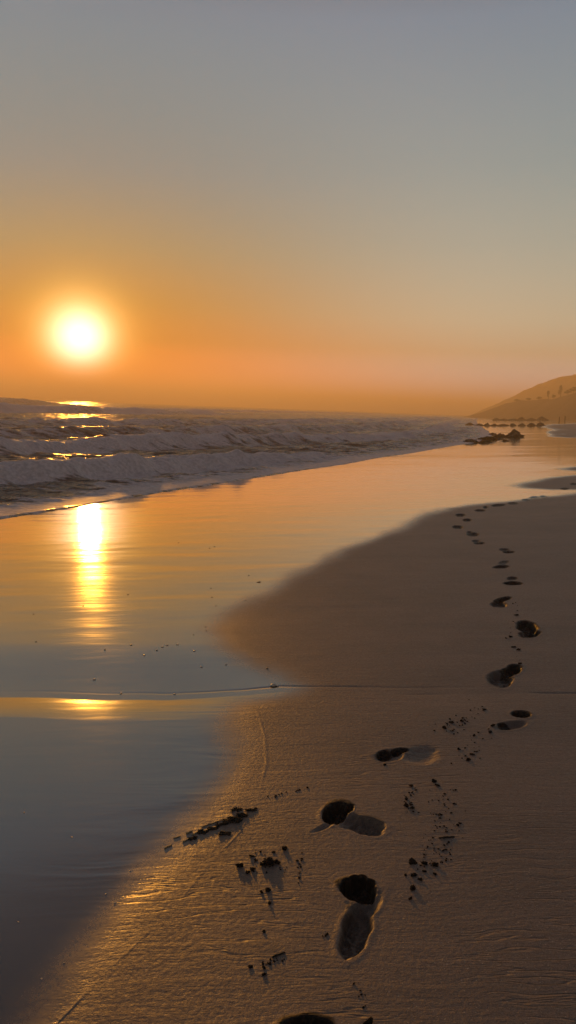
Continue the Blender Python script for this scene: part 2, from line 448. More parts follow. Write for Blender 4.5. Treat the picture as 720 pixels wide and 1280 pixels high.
hill_mat = simple_mat('hill_scrub', (0.045, 0.034, 0.032), (0.09, 0.066, 0.058), 0.06, 0.95, 1.3, 1.0)
leaf_mat = simple_mat('foliage', (0.04, 0.05, 0.02), (0.07, 0.075, 0.035), 1.0, 0.8, 1.3, 0.02)
bark_mat = simple_mat('bark', (0.06, 0.045, 0.03), (0.09, 0.07, 0.05), 2.0, 0.9, 1.3, 0.02)

# ------------------------------------------------------------------ mesh helpers
def mesh_from(name, verts, faces, mat, attrs=None, smooth=True):
    me = bpy.data.meshes.new(name)
    verts = np.asarray(verts, np.float32); faces = np.asarray(faces, np.int32)
    nf, k = faces.shape
    me.vertices.add(len(verts)); me.vertices.foreach_set('co', verts.ravel())
    me.loops.add(nf * k); me.loops.foreach_set('vertex_index', faces.ravel())
    me.polygons.add(nf); me.polygons.foreach_set('loop_start', np.arange(0, nf * k, k, dtype=np.int32))
    me.polygons.foreach_set('use_smooth', np.full(nf, smooth, bool))
    me.update(calc_edges=True); me.validate()
    for nm, arr in (attrs or {}).items():
        a = me.attributes.new(nm, 'FLOAT', 'POINT'); a.data.foreach_set('value', np.asarray(arr, np.float32).ravel())
    me.materials.append(mat)
    return me
def link(name, me, parent=None, loc=None):
    o = bpy.data.objects.new(name, me); COL.objects.link(o)
    if parent: o.parent = parent
    if loc is not None: o.location = loc
    return o
def tag(o, label, cat, group=None):
    o['label'] = label; o['category'] = cat
    if group: o['group'] = group
    return o
def submesh(V, Fc, keep, attrs, origin):
    f = Fc[keep]; used = np.unique(f); remap = np.full(len(V), -1, np.int32); remap[used] = np.arange(len(used))
    return V[used] - np.asarray(origin), remap[f], {k: a[used] for k, a in attrs.items()}

# angular columns shared by the beach and sea grids
def columns(ndense, nside, lo=-75, hi=75):
    a = np.linspace(-24.5, 24.5, ndense)
    l = -24.5 - (abs(lo) - 24.5) * (np.linspace(0, 1, nside + 1)[1:] ** 1.6)
    r = 24.5 + (hi - 24.5) * (np.linspace(0, 1, nside + 1)[1:] ** 1.6)
    return np.radians(np.concatenate([l[::-1], a, r]))
def gridfaces(nr, nc):
    i = np.arange(nr - 1)[:, None] * nc + np.arange(nc - 1)[None, :]
    return np.stack([i, i + 1, i + nc + 1, i + nc], -1).reshape(-1, 4)

# ------------------------------------------------------------------ beach
az = columns(620, 70)
dep = np.concatenate([np.linspace(78, 46, 70)[:-1], np.linspace(46, 7, 1150)[:-1], np.linspace(7, 1.0, 260)])
rr = CAM_H / np.tan(np.radians(dep))
rr = np.concatenate([rr, rr[-1] * np.geomspace(1.02, 2600 / rr[-1], 120)])
RR, AZ = np.meshgrid(rr, az, indexing='ij')
X = RR * np.sin(AZ); Y = RR * np.cos(AZ)
X, Y = X.ravel(), Y.ravel()
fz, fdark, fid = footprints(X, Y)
Z = base_ground(X, Y) + relief(X, Y) + fz
dryv = dryness(X, Y)
V = np.stack([X, Y, Z], 1)
Fc = gridfaces(len(rr), len(az))
fi = fid[Fc]
fmask = np.where((fi >= 0).all(1), fi[:, 0], -1)
fmask = np.where((fi == fi[:, :1]).all(1), fmask, -1)
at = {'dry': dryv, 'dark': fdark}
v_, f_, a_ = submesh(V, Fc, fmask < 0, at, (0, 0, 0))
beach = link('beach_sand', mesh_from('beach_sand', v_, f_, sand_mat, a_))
beach['kind'] = 'structure'
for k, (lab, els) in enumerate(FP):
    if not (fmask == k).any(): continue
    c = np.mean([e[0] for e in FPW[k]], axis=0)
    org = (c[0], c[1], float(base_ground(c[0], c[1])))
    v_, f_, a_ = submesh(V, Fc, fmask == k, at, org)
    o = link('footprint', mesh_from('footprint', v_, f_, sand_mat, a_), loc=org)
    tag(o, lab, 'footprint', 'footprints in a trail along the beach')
del V, Fc, X, Y, Z, RR, AZ

# ------------------------------------------------------------------ sea
def bore_line(y, pts):
    pts = np.array(pts); return np.interp(y, pts[:, 0], pts[:, 1])
# (line: forward metres -> metres off shore, height, front width, back width, foam)
WAVES = [
 ([(0,7.5),(14,5.4),(19,4.1),(22,3.1),(26,2.2),(32,1.8),(45,1.6),(60,1.5),(400,1.5)], .42, .50, 2.6, .85, (0, 30, 36)),
 ([(0,15),(20,13.2),(30,11.4),(40,9.0),(55,6.5),(80,5),(400,5)],                      .48, .75, 3.4, .50, (0, 200, 300)),
 ([(0,26),(30,23),(42,20.5),(60,16.5),(90,12),(400,10)],                              .52, 1.1, 4.5, .28, (0, 300, 400)),
 ([(0,40),(60,33),(100,25),(160,20),(400,18)],                                          .40, 1.6, 7.0, .35, (0, 400, 500)),
 ([(0,80),(60,74),(105,67),(160,58),(300,45),(600,40)],                                 1.10, 2.2, 12, .70, (0, 130, 230)),
 ([(0,160),(150,146),(200,137),(300,120),(600,110)],                                    2.75, 5.0, 30, .15, (0, 200, 290)),
 ([(0,102),(100,96),(200,84),(600,75)],                                                 .55, 2.5, 12, .45, (0, 500, 800)),
]
def sea(x, y):
    s = shore(x, y); t = y + 0.43 * x
    z = np.zeros_like(x); foam = np.zeros_like(x)
    lip = 0.5 * fbm(t * 0.22, t * 0 + 3, 91, 4)
    z += -0.02 + 0.075 * sstep(lip - 0.9, lip - 0.45, s) - 0.035 * sstep(lip, lip + 1.8, s)
    foam += 0.40 * np.exp(-((s - lip + 0.2) / 0.5) ** 2) + 0.85 * sstep(lip - .7, lip - .3, s) * np.exp(-np.maximum(s - lip, 0) / 1.3) + 0.17
    for i, (ln, h, fw, bw, fm, (y0, y1, y2)) in enumerate(WAVES):
        jit = fbm(t / (5 + h * 9), t * 0 + i * 3.3, 100 + i, 4) * (1.6 + h * 1.5)
        q = s - bore_line(y, ln) - jit * (0.7 if i < 2 else 1.6)
        amp = h * (1 - (.62 * sstep(22, 34, y) if i == 0 else .45 * sstep(34, 60, y) if i == 1 else 0)) * (1 + 1.25 * fbm(t / (3 + h * 6), t * 0 + 8.8, 120 + i, 4)) * (1 - sstep(y1, y2, y))
        prof = np.where(q < 0, np.exp(-(np.abs(q) / fw) ** 2.2), np.exp(-(np.abs(q) / bw) ** 1.6))
        z += amp * prof
        z -= 0.10 * amp * np.exp(-((q + 2.2 * fw) / (1.2 * fw)) ** 2)
        fmask = np.where(q < 0, np.exp(-(np.abs(q) / (fw * 2.2)) ** 2), np.exp(-(np.abs(q) / (bw * .38)) ** 2))
        foam += fm * fmask * (0.7 + 1.2 * vnoise(t / 6, s * 0 + i, 140 + i)) * (1 - sstep(y1, y2, y))
        foam += 0.22 * (fm > .4) * np.exp(-np.maximum(q, 0) / (bw * 2.5)) * (q > 0)
    r = np.hypot(x, y)
    off = sstep(0.2, 3, s)
    z += sstep(0, 2.0, s) * 0.30 * fbm(x * .45 - y * .12, y * .85 + x * .3, 155, 3, .55)
    z += off * 0.16 * fbm(x * .35, y * .9, 150, 4)
    z += sstep(-.3, .8, s) * 0.17 * fbm(x * .9 - y * .3, y * 1.9 + x * .5, 160, 5, .62)
    z += sstep(-.3, .8, s) * 0.05 * fbm(x * 3.1, y * 6.5, 165, 3, .6)
    foam += 0.55 * np.exp(-np.maximum(s - 2.2, 0) / 5.0) * (fbm(x * .5 + y * .1, y * 1.9 + x * .6, 167, 5, .6) * 3.0)
    lum = np.clip(foam, 0, 1)
    z += lum * 0.42 * fbm(x * .7, y * 1.1, 170, 4, .5) * sstep(0.3, 2, s)
    z += sstep(60, 160, s) * 0.5 * fbm(x * .04, y * .12, 180, 3)
    foam += 0.30 * sstep(3, 20, s) * (fbm(x * .12, y * .5, 190, 3) + .35)
    floor_ = base_ground(x, y) - SEA + 0.02 + 0.14 * fbm(x * .8, y * 2.0, 199, 3) * sstep(lip, lip + 1.0, s)
    z = np.where(s > lip, np.maximum(z, floor_), z)
    return SEA + z, foam
az = columns(520, 50, -80, 60)
rr = np.concatenate([np.arange(7, 30, 0.06), np.arange(30, 60, 0.12), np.arange(60, 130, 0.4), np.geomspace(130, 2500, 200)])
RR, AZ = np.meshgrid(rr, az, indexing='ij')
X = (RR * np.sin(AZ)).ravel(); Y = (RR * np.cos(AZ)).ravel()
Z, FO = sea(X, Y)
s_ = shore(X, Y)
Fc = gridfaces(len(rr), len(az))
keep = (s_[Fc] > -2.5).any(1)
v_, f_, a_ = submesh(np.stack([X, Y, Z], 1), Fc, keep, {'foam': FO}, (0, 0, 0))
o = link('sea_water', mesh_from('sea_water', v_, f_, water_mat, a_))
o['kind'] = 'structure'
del X, Y, Z, RR, AZ, v_, f_

# ------------------------------------------------------------------ hills at the end of the bay
def hill(name, dist, prof, depth, bumpy, seed, dist0=None):
    # prof: outline (photo column, height seen above sea level line), built as a ridge with slopes fore and aft
    az_ = []; hh = []; dl = []
    for px, py in prof:
        dd = ray(px, py); D = float(np.interp(px, [prof[0][0], 720], [dist0 or dist, dist])); az_.append(math.atan2(dd[0], dd[1])); hh.append(CAM_H + D * dd[2] / math.hypot(dd[0], dd[1])); dl.append(D)
    az_ = np.array(az_); hh = np.array(hh)
    A = np.linspace(az_[0], az_[-1], 260)
    Q = np.linspace(-1, 1, 61)
    AA, QQ = np.meshgrid(A, Q, indexing='ij')
    h = np.interp(AA, az_, hh)
    rad = np.interp(AA, az_, np.array(dl)) + QQ * depth
    x = rad * np.sin(AA); y = rad * np.cos(AA)
    shape = np.where(QQ < 0, (1 + QQ) ** 0.9, 1 - QQ ** 2)
    z = (h + 1.5) * shape - 1.5 + bumpy * fbm(x * .05, y * .05, seed, 5, .6) * np.minimum(1, shape * 2) * np.clip(h / 8, 0, 1)
    V = np.stack([x, y, z], -1).reshape(-1, 3)
    o = link(name, mesh_from(name, V, gridfaces(260, 61)[:, ::-1], hill_mat))
    o['kind'] = 'structure'
    return az_, hh
hill('far_hill', 650, [(588,519),(604,512),(622,504),(640,496),(655,488),(672,481),(688,475),(700,471),(712,470),(722,467),(760,466),(830,469),(950,474),(1150,486)], 130, 1.6, 5, 1000)
HN = [(580,521),(600,516),(616,510.5),(632,504),(650,501),(668,500.5),(684,499),(700,497),(712,493),(724,489),(760,487),(840,486),(1000,490),(1200,498)]
ND = 400
HNa, HNh = hill('near_hill', ND, HN, 70, 1.2, 15, 600)

# ------------------------------------------------------------------ trees on the near hill
def leaf_cloud(blobs, n_, size, seed):
    rs = np.random.RandomState(seed); V = []; F = []
    for (c, rad) in blobs:
        for _ in range(n_):
            dd = rs.normal(size=3); dd /= np.linalg.norm(dd)
            p = np.array(c) + dd * np.array(rad) * rs.uniform(.35, 1.05)
            a = rs.normal(size=3); a /= np.linalg.norm(a); b = np.cross(a, rs.normal(size=3)); b /= np.linalg.norm(b)
            s = size * rs.uniform(.6, 1.3); k = len(V)
            V += [p - a * s, p + b * s * .5, p + a * s, p - b * s * .5]; F.append((k, k + 1, k + 2, k + 3))
    return np.array(V), np.array(F)
def taper(pts, r0, r1, seg=7):
    pts = [np.array(p, float) for p in pts]; V = []; F = []
    for i, p in enumerate(pts):
        rr_ = r0 + (r1 - r0) * i / (len(pts) - 1)
        for k in range(seg):
            a = 2 * math.pi * k / seg
            V.append(p + np.array([math.cos(a) * rr_, math.sin(a) * rr_, 0]))
    for i in range(len(pts) - 1):
        for k in range(seg):
            F.append((i * seg + k, i * seg + (k + 1) % seg, (i + 1) * seg + (k + 1) % seg, (i + 1) * seg + k))
    return np.array(V), np.array(F)
TREES = [  # column, height m, width m, label
 (685, 4.2, 1.6, 'slim dark tree on the hazy ridge, left one of the tall pair'),
 (700, 6.4, 2.4, 'tallest spreading tree standing on the hazy ridge'),
 (709, 2.8, 3.0, 'low rounded tree on the ridge just right of the tallest tree'),
 (692, 2.0, 2.0, 'small bush like tree between the two tall trees'),
 (716, 3.2, 3.4, 'broad tree on the ridge at the right edge of the view'),
 (674, 1.8, 2.6, 'low tree on the ridge left of the slim tree'),
 (660, 1.5, 2.6, 'low scrubby tree midway along the hazy ridge'),
 (646, 1.4, 2.4, 'faint scrubby tree far left along the hazy ridge'),
]
for i, (px, h, wd, lab) in enumerate(TREES):
    a = math.atan2(ray(px, 498)[0], ray(px, 498)[1])
    TD = float(np.interp(px, [580, 720], [600, ND])); sc_ = TD / ND; h *= sc_; wd *= sc_
    gz = float(np.interp(a, HNa, HNh)) - 0.3
    t = link('hill_tree', None, loc=(TD * math.sin(a), TD * math.cos(a), gz))
    tag(t, lab, 'tree', 'trees on the hazy ridge')
    V, F = taper([(0, 0, -.6), (.05 * h, 0, h * .35), (.02 * h, 0, h * .75)], .09 * h ** .5, .04)
    link('trunk', mesh_from('trunk', V, F, bark_mat), t)
    rs = np.random.RandomState(i)
    blobs = [((rs.uniform(-.5, .5) * wd * .6, rs.uniform(-.4, .4) * wd, h * rs.uniform(.45, .9)), (wd * .32, wd * .32, h * .16)) for _ in range(7)]
    blobs.append(((0, 0, h * .88), (wd * .25, wd * .25, h * .14)))
    V, F = leaf_cloud(blobs, 70, .28, i)
    link('crown', mesh_from('crown', V, F, leaf_mat, smooth=False), t)
for i, (px, lab) in enumerate([(699, 'left one of two thin posts at the top of the far beach'), (706, 'right one of two thin posts at the top of the far beach')]):
    dd = ray(px, 526); a = math.atan2(dd[0], dd[1]); dst = 190
    x, y = dst * math.sin(a), dst * math.cos(a)
    V, F = taper([(0, 0, -.5), (0.02, 0, .7), (0, 0, 1.2 + .2 * i)], .11, .09)
    V2, F2 = taper([(0, 0, 1.2 + .2 * i), (0, 0, 1.32 + .2 * i)], .16, .06)
    o = link('beach_post', mesh_from('beach_post', np.vstack([V, V2]), np.vstack([F, F2 + len(V)]), bark_mat), loc=(x, y, float(ground(x, y)[0])))
    tag(o, lab, 'post', 'posts on the far beach')

# ------------------------------------------------------------------ rocks
import bmesh
def lump(rx, ry, rz, seed, sub=3, jag=.35, freq=1.6, flat=0.0):
    rot_ = np.linalg.qr(np.random.RandomState(seed).normal(size=(3, 3)))[0]
    bm = bmesh.new(); bmesh.ops.create_icosphere(bm, subdivisions=sub, radius=1)
    V = np.array([v.co[:] for v in bm.verts]); F = np.array([[v.index for v in f.verts] for f in bm.faces]); bm.free()
    Q = V @ rot_ + 5.3
    nn = fbm(Q[:, 0] * freq + seed, Q[:, 1] * freq + Q[:, 2] * 1.7 * freq, seed, 4, .55) + fbm(Q[:, 2] * freq * 1.3 + 5, Q[:, 0] * freq - Q[:, 1] * freq, seed + 3, 4, .55)
    V = V * (1 + jag * nn[:, None] * 1.6)
    V[:, 2] = np.where(V[:, 2] < -flat if flat else V[:, 2] < -9, -flat, V[:, 2])
    return V * np.array([rx, ry, rz]), F
ROCKS = [  # x0, x1, base row, top row, label
 (633, 655, 546.5, 537.5, 'largest dark wet rock with a peaked top on the far wet sand', 1),
 (618, 633, 546.5, 540.5, 'second largest rock, tucked against the left side of the peaked rock', 2),
 (576, 602, 553.5, 547, 'long low rock spit reaching left into the surf', 3),
 (596, 625, 550, 543.5, 'low hump of the rock spit closer to the peaked rock', 4),
 (599, 614, 553.5, 549, 'rock block standing on the sand in front of the spit', 5),
 (625, 637, 551.5, 548.5, 'small flat rock on wet sand below the peaked rock', 6),
 (642, 649, 549, 546, 'tiny rock on wet sand just below the right end of the peaked rock', 7),
 (611, 621, 543.5, 540, 'small rock behind the hump of the spit', 8),
]
row2 = [(581,594,528.2),(592,607,528.8),(605,613,527.6),(612,624,529.2),(622,638,529.2),(637,645,527),(648,657,527.4),(659,669,526.6),(670,681,526)]
row3 = [(615,625,520.8),(623,636,521.8),(634,648,521.6),(647,658,520),(657,672,521),(670,685,518.8)]
pos2 = ['leftmost', 'second from the left', 'third from the left', 'fourth from the left', 'middle', 'fourth from the right', 'third from the right', 'second from the right', 'rightmost']
for k, (a, b, top) in enumerate(row2):
    ROCKS.append((a, b, 532.3, top, f'{pos2[k]} rock in the nearer hazy row of rocks', 20 + k))
pos3 = ['leftmost', 'second from the left', 'third from the left', 'third from the right', 'second from the right', 'rightmost']
for k, (a, b, top) in enumerate(row3):
    ROCKS.append((a, b, 525.6, top, f'{pos3[k]} rock in the faint farthest row of rocks', 40 + k))
for (a, b, yb, yt, lab, sd_) in ROCKS:
    p = unproject((a + b) / 2, yb)
    dst = float(np.linalg.norm(p)); hw = (b - a) / 2 / FPX * dst; hh = (yb - yt) / FPX * dst * .68
    ry = hw * .6
    p = p * (1 + ry * .6 / dst)
    V, F = lump(hw * .95, ry, hh * 1.05, sd_, 4, .85 if sd_ < 20 else .5, 1.9)
    V[:, 2] *= 1 - .55 * np.clip(np.abs(V[:, 0]) / (hw + 1e-6), 0, 1)
    o = link('shore_rock', mesh_from('shore_rock', V, F, rock_mat, smooth=False), loc=(p[0], p[1], float(max(ground(p[0], p[1])[0], SEA)) - hh * .05))
    g = 'rocks at the far end of the surf' if sd_ < 20 else ('nearer hazy row of rocks' if sd_ < 40 else 'farthest row of rocks')
    tag(o, lab, 'rock', g)

# ------------------------------------------------------------------ sand clods, weed, twigs, pebbles
clod_meshes = []
for k in range(6):
    V, F = lump(1, 1, .8, 200 + k * 7, 3, .9, 1.7)
    clod_meshes.append(mesh_from('sand_clod', V, F, clod_mat))
crumb_meshes = []
for k in range(5):
    V, F = lump(1, 1, .8, 300 + k * 7, 2, .85, 1.6)
    crumb_meshes.append(mesh_from('sand_crumb', V, F, clod_mat))
def pxm(px, py):                                   # metres per photo pixel where the spot lies
    p = gpoint(px, py); return p, math.sqrt(p.x ** 2 + p.y ** 2 + (CAM_H - p.z) ** 2) / FPX * 0.93
def clod(px, py, wpx, lab, group, hrat=.7, name='sand_clod', cat='sand clod', meshes=None, mat=None, yaw=None):
    p, k = pxm(px, py + wpx * hrat * .35)
    rad = wpx * k / 2 * .92
    me = random.choice(meshes or (clod_meshes if wpx > 4 else crumb_meshes))
    o = link(name, me, loc=p + Vector((0, 0, rad * hrat * .22)))
    o.rotation_euler = (random.uniform(-.4, .4), random.uniform(-.4, .4), random.uniform(0, 6.28) if yaw is None else yaw)
    o.scale = (rad * random.uniform(.95, 1.25), rad * random.uniform(.6, .95), rad * hrat * .85)
    tag(o, lab, cat, group)
    return o
# the left patch of clods, each one named by where it lies
GL = 'dark clods on the sand left of the nearest footprint'
for a in [
 (299.5,1079,8,'tall black clod casting the longest shadow, left end of the clod patch',1.4),
 (337,1075,15,'biggest black clump in the clod patch left of the footprints',.8),
 (329,1079,8,'black lump stuck on the left of the biggest clump',.7),
 (346,1076,8,'black lump stuck on the right of the biggest clump',.8),
 (309,1089,6,'clod just right of and below the tall black clod',1.0),
 (315,1085,8,'oval clod between the tall clod and the biggest clump',.7),
 (356,1059,8,'lone clod at the upper right of the clod patch',.8),
 (335,1111,6.5,'round clod below the biggest clump, right one of two',.9),
 (327,1114,5,'round clod below the biggest clump, left one of two',.9),
 (337,1127,5.5,'clod with a thin streak of shadow in the lower clod patch',1.1),
 (315,1069,7,'flat crumbly clod behind the tall black clod',.35),
 (342,1064,4.5,'small clod between the biggest clump and the lone clod',.7),
 (313,1207,5,'leftmost clod beside the short dark stick in the foreground',.9),
 (330,1208,5,'clod right below the short dark stick in the foreground',.9),
 (330,1217,5,'lowest clod below the short dark stick in the foreground',.8),
 (330,1163,4.5,'solitary clod between the clod patch and the foreground stick',1.0),
]: clod(a[0], a[1], a[2], a[3], GL, a[4])
GR = 'dark clods on the sand right of the footprints'
for a in [
 (515.5,1076,9.5,'big rounded clod at the top left of the lower right clod group',.7),
 (516,1108,9,'heavy square clod near the bottom of the right clod trail',1.0),
 (517.5,1092,8,'dark clod midway down the left side of the right clod trail',.8),
 (531,1077.5,6.5,'squat clod next to the big rounded clod',1.0),
 (543.5,1079,7,'clod at the right side of the lower right clod group',.9),
 (543.5,1091,5,'small clod below the clod on the right side of the group',.9),
 (525,1098,6,'clod between the heavy square clod and the middle one',.7),
 (513,1122,5,'last clod at the lower end of the right clod trail',1.0),
 (507,1093,4.5,'outlying clod on the left of the right clod trail',.9),
 (530.5,1088,5,'small clod in the centre of the lower right clod group',.8),
 (508,998,5.5,'clod at the left head of the right clod trail',.8),
 (508,1005,5.5,'tall narrow clod on the left head of the right clod trail',1.3),
 (515.5,1008.5,5,'clod close right of the tall narrow one',.8),
 (514.5,981,5.5,'clod at the very top left of the right clod trail',.7),
 (543,975.5,5.5,'clod below the square ended footprint',.8),
 (547,980.5,5.5,'flat clod just right of the clod below the square footprint',.6),
 (551,1017,4.5,'lone clod in the middle of the fine crumbs',.7),
 (572,1030,4.5,'clod on the right fringe of the fine crumbs',1.0),
 (567.5,1004,5,'flat clod at the upper right of the fine crumbs',.5),
 (555.5,908,6.5,'largest clod in the trail above the square footprint',.8),
 (585.5,948,6.5,'round clod to the right of the square footprint',.8),
 (590,942,5.5,'flatter clod touching the round one right of the square footprint',.6),
 (565,902,6,'clod above the largest one in the upper trail',.7),
 (577,900,5,'clod in the middle of the upper trail',.7),
 (606,886,5.5,'topmost flat clod of the upper trail near the swash line',.5),
 (593,918,4.5,'clod halfway between the round clod and the swash line',.8),
 (613,914,5,'clod left below the footprint by the swash line',.8),
 (616,906,5,'clod touching the left end of the footprint by the swash line',.8),
 (573,935,4.5,'small tall clod left of the round clod',1.1),
 (460,1277,13,'large reddish black clod at the bottom edge of the picture',.7),
 (642,808,6,'elongated clod left below the triangular footprint',.45),
 (648,811,6,'elongated clod right behind the other one under the triangular footprint',.5),
 (645,768,5.5,'flat clod between the pointed and the triangular footprints',.5),
 (638,795,4.5,'round clod left of the triangular footprint',.8),
 (650,829,7,'flat clod above the large curved footprint',.4),
 (637.5,853,5,'clod at the right foot of the large curved footprint',.7),
 (620,854.5,9,'wide crumbly clod at the lower left of the curved footprint',.3),
 (481,955,5,'crumbly clod beneath the left end of the square footprint',.6),
]: clod(a[0], a[1], a[2], a[3], GR, a[4])
# fine crumbs
rs = random.Random(3)
def crumbs(count, path, wid, size, lab, group):
    for _ in range(count):
        t = rs.random() * (len(path) - 1); i = int(t); f = t - i
        x = path[i][0] * (1 - f) + path[i + 1][0] * f + rs.gauss(0, wid)
        y = path[i][1] * (1 - f) + path[i + 1][1] * f + rs.gauss(0, wid * .5)
        clod(x, y, size * rs.uniform(.55, 1.35), lab, group, .8, 'sand_crumb', 'sand crumb')
crumbs(70, [(548,990),(556,1020),(548,1050),(545,1070),(535,1085)], 11, 2.5, 'tiny dark crumb in the long trail of crumbs right of the footprints', 'tiny crumbs of the long right trail')
crumbs(34, [(552,985),(560,1015),(552,1050),(546,1075)], 14, 1.8, 'finest dark crumb between the larger crumbs of the long right trail', 'finest crumbs of the long right trail')
crumbs(22, [(514,980),(512,1000),(514,1014)], 5, 2.6, 'tiny dark crumb in the short streak left of the long crumb trail', 'tiny crumbs of the short streak')
crumbs(48, [(600,880),(575,900),(558,912)], 9, 2.3, 'tiny dark crumb scattered above the square ended footprint', 'tiny crumbs above the square footprint')
crumbs(24, [(606,910),(592,935),(583,955)], 8, 2.2, 'tiny dark crumb scattered right of the square ended footprint', 'tiny crumbs right of the square footprint')
crumbs(26, [(318,1068),(338,1080),(350,1090)], 10, 2.6, 'tiny dark crumb around the biggest black clump', 'tiny crumbs around the biggest clump')
crumbs(12, [(378,1062),(375,1080),(371,1106)], 2, 2.8, 'tiny dark crumb on the faint line left of the nearest footprint', 'tiny crumbs on the faint line')
crumbs(14, [(322,1206),(338,1202),(345,1198)], 4, 2.8, 'tiny dark crumb around the short dark stick in the foreground', 'tiny crumbs around the stick')
crumbs(12, [(330,997),(352,992),(382,984)], 2, 2.9, 'tiny dark crumb in the line leading right from the weed strand', 'tiny crumbs beyond the weed strand')
crumbs(8, [(402,1170),(411,1166)], 2, 2.6, 'tiny dark crumb left of the nearest heel print', 'tiny crumbs beside the heel print')
crumbs(9, [(445,1225),(458,1262)], 2.5, 2.4, 'tiny dark crumb above the clod at the bottom edge', 'tiny crumbs near the bottom edge')
crumbs(12, [(640,750),(646,765),(634,800),(655,838)], 3, 2.0, 'tiny dark crumb between the middle footprints', 'tiny crumbs between middle footprints')

def twig(p0, p1, rad_px, lab, mat, group, name='twig', cat='twig', lift=.0012):
    a, k = pxm(*p0); b, _ = pxm(*p1)
    pts = []
    N = 7
    for i in range(N):
        f = i / (N - 1); q = a.lerp(b, f)
        q = q + Vector((rs.uniform(-1, 1), rs.uniform(-1, 1), 0)) * k * .6 + Vector((0, 0, lift))
        pts.append(q - a)
    r0 = rad_px * k
    V = []; F = []; seg = 6
    dr = (b - a).normalized(); sx = dr.cross(Vector((0, 0, 1))).normalized()
    for i, q in enumerate(pts):
        rr_ = r0 * (1 - .5 * abs(i / (N - 1) - .4)) * rs.uniform(.8, 1.2)
        for s_ in range(seg):
            an = 6.283 * s_ / seg
            V.append(tuple(q + sx * math.cos(an) * rr_ + Vector((0, 0, 1)) * math.sin(an) * rr_))
    for i in range(N - 1):
        for s_ in range(seg):
            F.append((i * seg + s_, i * seg + (s_ + 1) % seg, (i + 1) * seg + (s_ + 1) % seg, (i + 1) * seg + s_))
    V = np.array(V); k0 = len(V)
    V = np.vstack([V, np.array(tuple(pts[0]))[None], np.array(tuple(pts[-1]))[None]])
    for s_ in range(seg):
        F.append((k0, (s_ + 1) % seg, s_, k0)); F.append((k0 + 1, (N - 1) * seg + s_, (N - 1) * seg + (s_ + 1) % seg, k0 + 1))
    quads = np.array([f for f in F if len(set(f)) == 4])
    tri = np.array([f[:3] for f in F if len(set(f)) == 3])
    # caps as degenerate free triangles: build through from_pydata
    me = bpy.data.meshes.new(name); me.from_pydata([tuple(v) for v in V], [], [tuple(map(int, q)) for q in quads] + [tuple(map(int, q)) for q in tri])
    for pl in me.polygons: pl.use_smooth = True
    me.materials.append(mat)
    o = link(name, me, loc=a)
    return tag(o, lab, cat, group)
GT = 'pale twigs in the weed strand'
twig((205,1061), (215,1056), 1.1, 'outermost pale twig, farthest left on the wet sand', twig_mat, GT)
twig((217,1048), (226,1045), .6, 'thin pale twig left of the weed strand', twig_mat, GT)
twig((228,1053), (237,1048), 1.0, 'pale twig at the left foot of the weed strand', twig_mat, GT)
twig((233,1042), (240,1039), 1.3, 'short thick pale twig above the left weed clump', twig_mat, GT)
twig((241,1044), (254,1037), 1.2, 'pale twig lying between two weed clumps', twig_mat, GT)
twig((252,1034), (281,1024), .5, 'longest pale twig along the upper side of the weed strand', twig_mat, GT)
twig((340,1197), (356,1191), 1.3, 'short dark stick in the foreground with clods below it', weed_mat, None, 'stick', 'stick')
twig((549,1047.5), (568,1046.5), 1.3, 'thin dark stick lying across the long crumb trail', weed_mat, None, 'stick', 'stick')
# weed clumps: knobbly tufts with strands
def weed(px, py, wpx, hpx, lab, seed):
    p, k = pxm(px, py + hpx * .4); rs_ = np.random.RandomState(seed)
    Vs = []; Fs = []; off = 0
    w_, h_ = wpx * k / 2, hpx * k * .8
    for i in range(int(16 + wpx * 1.6)):
        c = np.array([rs_.uniform(-1, 1) * w_, rs_.normal() * w_ * .34, abs(rs_.normal()) * h_ * .16])
        c[1] += c[0] * .25
        rad = w_ * rs_.uniform(.05, .17) + .0010
        V, F = lump(rad * rs_.uniform(.8, 2.2), rad * .8, rad * .8, seed * 50 + i, 2, .8, 2.0)
        Vs.append(V + c); Fs.append(F + off); off += len(V)
    V = np.vstack(Vs); F = np.vstack(Fs)
    o = link('weed_clump', mesh_from('weed_clump', V, F, weed_mat), loc=p)
    V = []; F = []
    me = bpy.data.meshes.new('strand'); vv = []; ff = []
    for i in range(26):
        q = np.array([rs_.uniform(-1, 1) * w_, rs_.uniform(-.4, .4) * w_, 0.001]); dd = np.array([rs_.normal() * 1.0, rs_.normal() * .4, abs(rs_.normal()) * .7]); dd /= np.linalg.norm(dd)
        L = w_ * rs_.uniform(.3, .6); b0 = len(vv); rad = .0009
        for j in range(5):
            c = q + dd * L * j / 4 + np.array([0, 0, -1]) * (L * .5 * (j / 4) ** 2) * dd[2]
            for m_ in range(4):
                an = m_ * 1.5708
                vv.append(tuple(c + rad * (1 - .15 * j) * np.array([math.cos(an), math.sin(an) * .5, math.sin(an)])))
        for j in range(4):
            for m_ in range(4):
                ff.append((b0 + j * 4 + m_, b0 + j * 4 + (m_ + 1) % 4, b0 + j * 4 + 4 + (m_ + 1) % 4, b0 + j * 4 + 4 + m_))
    me.from_pydata(vv, [], ff); me.materials.append(weed_mat)
    link('strand', me, o)
    tag(o, lab, 'seaweed', 'weed clumps of the washed up strand')
